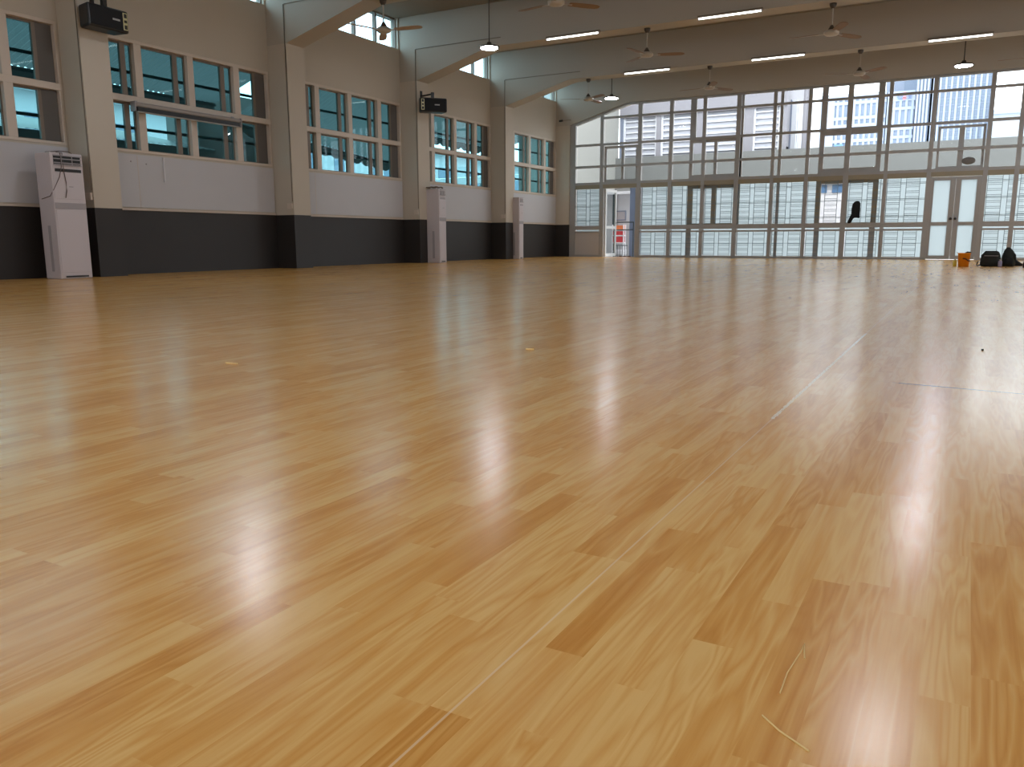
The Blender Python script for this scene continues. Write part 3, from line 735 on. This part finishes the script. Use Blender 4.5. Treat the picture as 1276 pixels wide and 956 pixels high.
# beyond the open door
ow = empty('white_outbuilding', (0, 3.0, 0)); tag(ow, 'white outbuilding wall with framed window seen through the open door', 'outbuilding')
MB().box(.3, 1.36, 0, .2, -.06, 2.03).build('wall', OUTW, ow)
MB().box(.3, 1.40, -.25, .25, 2.03, 2.12).build('roof_edge', LOUV, ow)
wf = MB(); bars(wf, .74, 1.16, -.03, 0, 1.16, 1.49, .035); wf.build('window_frame', DLILAC, ow)
MB().box(.775, 1.125, -.012, -.004, 1.195, 1.455).build('window_pane', GREYB, ow)
MB().box(.70, .80, -.10, -.02, -.06, 2.03).build('downpipe', DARKBAR, ow)
MB().box(.80, 1.2, -.01, 0, .02, .2).build('plinth', LOUV, ow)
rk = empty('box_rack', (1.02, 2.72, -.06)); tag(rk, 'white rack with red and orange boxes beyond the open door', 'rack')
rf = MB()
for x in (-.2, .2):
    rf.box(x-.015, x+.015, -.1, -.07, 0, 1.08); rf.box(x-.015, x+.015, .07, .1, 0, 1.08)
for z in (.18, .46, .70, .88): rf.box(-.215, .215, -.1, .1, z, z+.03)
rf.build('frame', LOUV, rk)
for z, mm, hh, g in ((.49, REDM, .19, 0), (.73, REDM, .13, 0), (.91, ORNG, .14, 0)):
    for q, x in enumerate((-.12, 0, .12)):
        bx = MB().box(x-.055, x+.055, -.09, .09, z, z+hh); bx.box(x-.057, x+.057, -.092, .092, z+hh*.7, z+hh*.8)
        tag(bx.build('storage_box', mm, loc=(1.02, 2.72, -.06)), '%s box on the %s shelf of the white rack, %s' % ('orange' if mm is ORNG else 'red', 'top' if mm is ORNG else ('middle' if z > .6 else 'bottom'), ('left', 'centre', 'right')[q]), 'box', 'boxes on the white rack')
rl = empty('railing', (0, 1.2, 0)); tag(rl, 'dark tube railing outside the open door', 'railing')
for z in (1.06, .825): MB().tube([(1.45, 0, z), (2.12, 0, z)], .016, 8).build('rail', DARKBAR, rl)
MB().tube([(1.45, 0, .335), (1.93, 0, .335)], .012, 8).build('rail', DARKBAR, rl)
for q in range(6): MB().tube([(1.5+q*.085, 0, -.06), (1.5+q*.085, 0, .335)], .007, 6).build('baluster', DARKBAR, rl)
for x in (1.46, 2.11): MB().tube([(x, 0, -.06), (x, 0, 1.06)], .016, 8).build('post', DARKBAR, rl)
tag(MB().box(1.95, 2.24, 1.25, 1.5, -.06, 2.16).build('blue_grey_post', BLUECOL, bevel=.01), 'blue grey square post just outside the open door', 'post')
db = MB()
for q in range(7): db.box(1.75+q*.07, 1.80+q*.07+.02*(q % 2), .75+.02*(q % 3), .85, -.06, .0+.02*(q % 2))
tag(db.build('loose_offcuts', BROWN), 'dark offcuts lying outside the open door sill', 'offcuts')

oh = empty('white_hut', (7.35, 4.4, -.06)); tag(oh, 'white outside hut wall seen through the open brown sash', 'hut')
MB().box(-.8, .6, 0, .25, 0, 2.30).build('wall', LOUV, oh)
MB().box(-.85, .65, -.12, .3, 2.30, 2.42).build('roof_edge', OUTW, oh)
for a_, b_ in ((-.22, -.02), (.14, .46)): MB().box(a_, b_, -.03, 0, 2.02, 2.26).build('blue_panel', TOWS, oh)
# far towers
def T(x, z, D=500.0):
    k = (D+23.3)/143.3
    return 11.4+(x-11.4)*k, .51+(z-.51)*k
def tower(name, x0, x1, ztop, D, body, label):
    a, zt = T(x0, ztop, D); b, _ = T(x1, ztop, D)
    r = empty(name, ((a+b)/2, D, 0)); tag(r, label, 'tower'); w = (b-a)/2
    MB().box(-w, w, 0, 30, 0, zt).build('body', body, r)
    return r, w, zt
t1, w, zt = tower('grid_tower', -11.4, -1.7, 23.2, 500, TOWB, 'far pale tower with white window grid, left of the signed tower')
g = MB(); x = -w
while x < w: g.box(x, x+1.3, -.8, 0, 0, zt); x += 3.0
z = zt
hs = [3.5, 9, 1.6, 4, 1.6, 9, 1.6, 4, 1.6, 9, 1.6, 4, 1.6, 9, 1.6, 4]
zz = zt
for q in range(20): g.box(-w, w, -.9, 0, zz-1.8, zz); zz -= (4.2 if q % 2 == 0 else 8.5)
g.box(-w, -w+8, -1, 0, 0, zt)
g.build('facade_grid', TOWW, t1)
MB().box(-w+9, -w+14, -1.2, 0, 0, zt-28).build('blue_strip', TOWS, t1)
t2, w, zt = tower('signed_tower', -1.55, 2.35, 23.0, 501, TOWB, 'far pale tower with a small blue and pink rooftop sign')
g = MB(); x = -w
while x < w: g.box(x, x+1.3, -.8, 0, 0, zt); x += 3.1
zz = zt
for q in range(20): g.box(-w, w, -.9, 0, zz-(5.4 if q == 0 else 1.6), zz); zz -= (8.6 if q == 0 else (11 if q % 2 else 4.6))
g.build('facade_grid', TOWW, t2)
sg = MB()
sx = -w*.05
for q in range(8):
    a0, a1 = 2*PI*q/8, 2*PI*(q+1)/8
    sg.tube([(sx+1.3*math.cos(a0)-.3, -1.4, zt-3+1.3*math.sin(a0)), (sx+1.3*math.cos(a1)-.3, -1.4, zt-3+1.3*math.sin(a1))], .35, 6)
for dz in (-1.3, 0, 1.3): sg.box(sx+3.6, sx+5.6, -1.6, -1.1, zt-3.2+dz, zt-2.8+dz)
sg.box(sx+4.4, sx+4.8, -1.6, -1.1, zt-4.4, zt-1.6)
s_ = sg.build('sign', SIGNB, t2)
sg = MB(); sg.box(sx+1.3, sx+1.9, -1.7, -1.1, zt-5, zt-.8); sg.box(sx+.9, sx+3.0, -1.7, -1.1, zt-2.2, zt-1.7); sg.box(sx+.9, sx+3.0, -1.7, -1.1, zt-4.2, zt-3.7); sg.box(sx+2.1, sx+2.6, -1.7, -1.1, zt-5, zt-.8)
sg.build('sign_centre', SIGNR, s_)
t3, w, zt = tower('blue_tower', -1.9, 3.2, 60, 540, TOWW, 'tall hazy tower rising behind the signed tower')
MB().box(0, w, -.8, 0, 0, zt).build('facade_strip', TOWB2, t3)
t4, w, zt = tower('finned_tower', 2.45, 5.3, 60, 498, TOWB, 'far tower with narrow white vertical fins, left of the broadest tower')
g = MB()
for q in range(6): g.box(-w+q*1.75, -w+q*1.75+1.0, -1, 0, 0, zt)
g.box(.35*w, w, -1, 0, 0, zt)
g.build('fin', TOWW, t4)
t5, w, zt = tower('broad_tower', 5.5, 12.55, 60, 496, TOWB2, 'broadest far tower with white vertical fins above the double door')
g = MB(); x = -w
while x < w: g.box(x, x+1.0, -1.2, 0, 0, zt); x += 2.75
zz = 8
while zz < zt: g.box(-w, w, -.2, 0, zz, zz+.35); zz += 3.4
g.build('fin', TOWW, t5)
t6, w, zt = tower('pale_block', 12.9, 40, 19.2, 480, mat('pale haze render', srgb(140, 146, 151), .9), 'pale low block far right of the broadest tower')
MB().box(-w, w, -1, 0, zt-2, zt).build('roof_band', TOWW, t6)

# ------------------------------------------------------------------ outside the left windows
def awning(y0, y1, z_in, z_out0, z_out1, label, xo=-3.0):
    m = MB(); n = int((y1-y0)/.06); pts = []; fs = []
    def zf(u, v):  # u along y, v 0 at wall .. 1 at rim
        return z_in+(z_out0+(z_out1-z_out0)*u-z_in)*v
    for q in range(n+1):
        u = q/n; y = y0+(y1-y0)*u; c = .018*math.cos(q*PI)
        pts += [(-.35, y, zf(u, 0)+c), (xo, y, zf(u, 1)+c)]
    for q in range(n): fs.append((2*q, 2*q+1, 2*q+3, 2*q+2))
    m.poly(pts, fs)
    r = m.build('awning', AWN); tag(r, label, 'awning')
    v = MB(); pts = []; fs = []; k = int((y1-y0)/.05)
    for q in range(k+1):
        u = q/k; y = y0+(y1-y0)*u
        pts += [(xo, y, zf(u, 1)), (xo, y, zf(u, 1)-.16-.08*abs(math.sin(q*PI/8))), (xo-.02, y, zf(u, 1)), (xo-.02, y, zf(u, 1)-.16-.08*abs(math.sin(q*PI/8)))]
    for q in range(k): fs += [(4*q, 4*q+1, 4*q+5, 4*q+4), (4*q+2, 4*q+6, 4*q+7, 4*q+3), (4*q+1, 4*q+3, 4*q+7, 4*q+5)]
    v.poly(pts, fs); v.build('scalloped_valance', AWN, r)
    m = MB()
    m.tube([(xo+.03, y0, z_out0-.04), (xo+.03, y1, z_out1-.04)], .03, 8); m.build('awning_frame', DARKBAR, r)
    return r
awning(-24, -10.6, 4.3, 3.50, 3.42, 'teal corrugated awning outside the windows near the largest air conditioner')
awning(-10.2, -4.2, 4.2, 3.1, 2.62, 'teal corrugated awning with scalloped edge outside the plain pillar window')
awning(-3.2, 1.6, 4.3, 3.62, 3.55, 'teal corrugated awning outside the farther loudspeaker window')
lr = MB(); pts = []; fs = []
for q in range(172):
    y = -24+q*.075; c = .02*(q % 2); pts += [(-2.4, y, 2.35+c), (-6, y, 3.05+c)]
for q in range(171): fs.append((2*q, 2*q+1, 2*q+3, 2*q+2))
lr.poly(pts, fs); lr.box(-2.45, -2.35, -24, -11.2, -.2, 2.34)
tag(lr.build('shed', AWN), 'low corrugated shed outside the projector screen window', 'shed')
tag(MB().box(-4.2, -3.2, -10.9, -8.5, -.2, 3.7).build('dark_annex', AWND), 'dark grey annex outside the projector screen window', 'annex')
pb = empty('pale_building', (-16, 2, 0)); tag(pb, 'pale building with dark windows outside the far wall windows', 'building')
MB().box(-4, 0, -14, 30, -.2, 5.4).build('wall', OUTW, pb)
MB().box(-4, .5, -14, 30, 5.4, 5.7).build('roof_edge', LOUV, pb)
for f_ in range(2):
    for q in range(14):
        y = -12+q*3; fr_ = MB(); 
        p = MB().box(0, .03, y, y+1.5, .8+f_*2.6, 2.1+f_*2.6).build('window', TOWB, pb)
        MB().box(.03, .06, y+.72, y+.78, .8+f_*2.6, 2.1+f_*2.6).build('mullion', LOUV, p)
struct(MB().box(-60, -.25, -45, 60, -.4, -.2).build('ground', GROUND), 'pale paving outside the window wall', 'ground')
wk = empty('covered_walkway', (-7, 4, 0)); tag(wk, 'white sloped walkway roof outside the last wall windows', 'walkway')
m = MB().prism([(-6, 2.1), (9, 3.5), (9, 3.75), (-6, 2.35)], 'x', -1, 1); m.build('roof', LOUV, wk)
for y in (-5, -1, 3, 7): MB().box(-.1, .1, y, y+.2, 0, 2.2+(y+5)*.094).build('post', OUTW, wk)

# ------------------------------------------------------------------ world, camera, view
w = bpy.data.worlds.new('overcast'); SC.world = w; w.use_nodes = True
nt = w.node_tree; nt.nodes.clear(); N, L = nt.nodes, nt.links
out = N.new('ShaderNodeOutputWorld'); bg = N.new('ShaderNodeBackground'); L.new(bg.outputs[0], out.inputs[0])
tc = N.new('ShaderNodeTexCoord'); sp = N.new('ShaderNodeSeparateXYZ'); L.new(tc.outputs['Generated'], sp.inputs[0])
cr = N.new('ShaderNodeValToRGB'); L.new(sp.outputs[2], cr.inputs[0])
cr.color_ramp.elements[0].position = 0; cr.color_ramp.elements[0].color = (.80, .87, .95, 1)
cr.color_ramp.elements[1].position = .5; cr.color_ramp.elements[1].color = (.94, .97, 1, 1)
L.new(cr.outputs[0], bg.inputs[0]); bg.inputs[1].default_value = SKY

cam = bpy.data.cameras.new('camera'); co = bpy.data.objects.new('camera', cam); COL.objects.link(co)
yaw, pitch, roll = .5094, .1757, -.0024
fw = Vector((-math.sin(yaw)*math.cos(pitch), math.cos(yaw)*math.cos(pitch), -math.sin(pitch)))
rt = Vector((math.cos(yaw), math.sin(yaw), 0)); up = rt.cross(fw)
r2 = rt*math.cos(roll)+up*math.sin(roll); u2 = up*math.cos(roll)-rt*math.sin(roll)
Mx = Matrix((r2, u2, -fw)).transposed().to_4x4(); Mx.translation = (11.4, -23.3056, .51)
co.matrix_world = Mx
cam.sensor_fit = 'HORIZONTAL'; cam.sensor_width = 36; cam.lens = 1006.2391/1276*36; cam.clip_start = .05; cam.clip_end = 3000
SC.camera = co
SC.view_settings.view_transform = 'Standard'; SC.view_settings.look = 'None'; SC.view_settings.gamma = 1
SC.view_settings.use_curve_mapping = False; SC.view_settings.exposure = 0.36
cy = SC.cycles
cy.use_denoising = True; cy.max_bounces = 10; cy.diffuse_bounces = 4; cy.glossy_bounces = 4; cy.transparent_max_bounces = 16; cy.transmission_bounces = 4
cy.caustics_reflective = False; cy.caustics_refractive = False; cy.sample_clamp_indirect = 6; cy.blur_glossy = .5
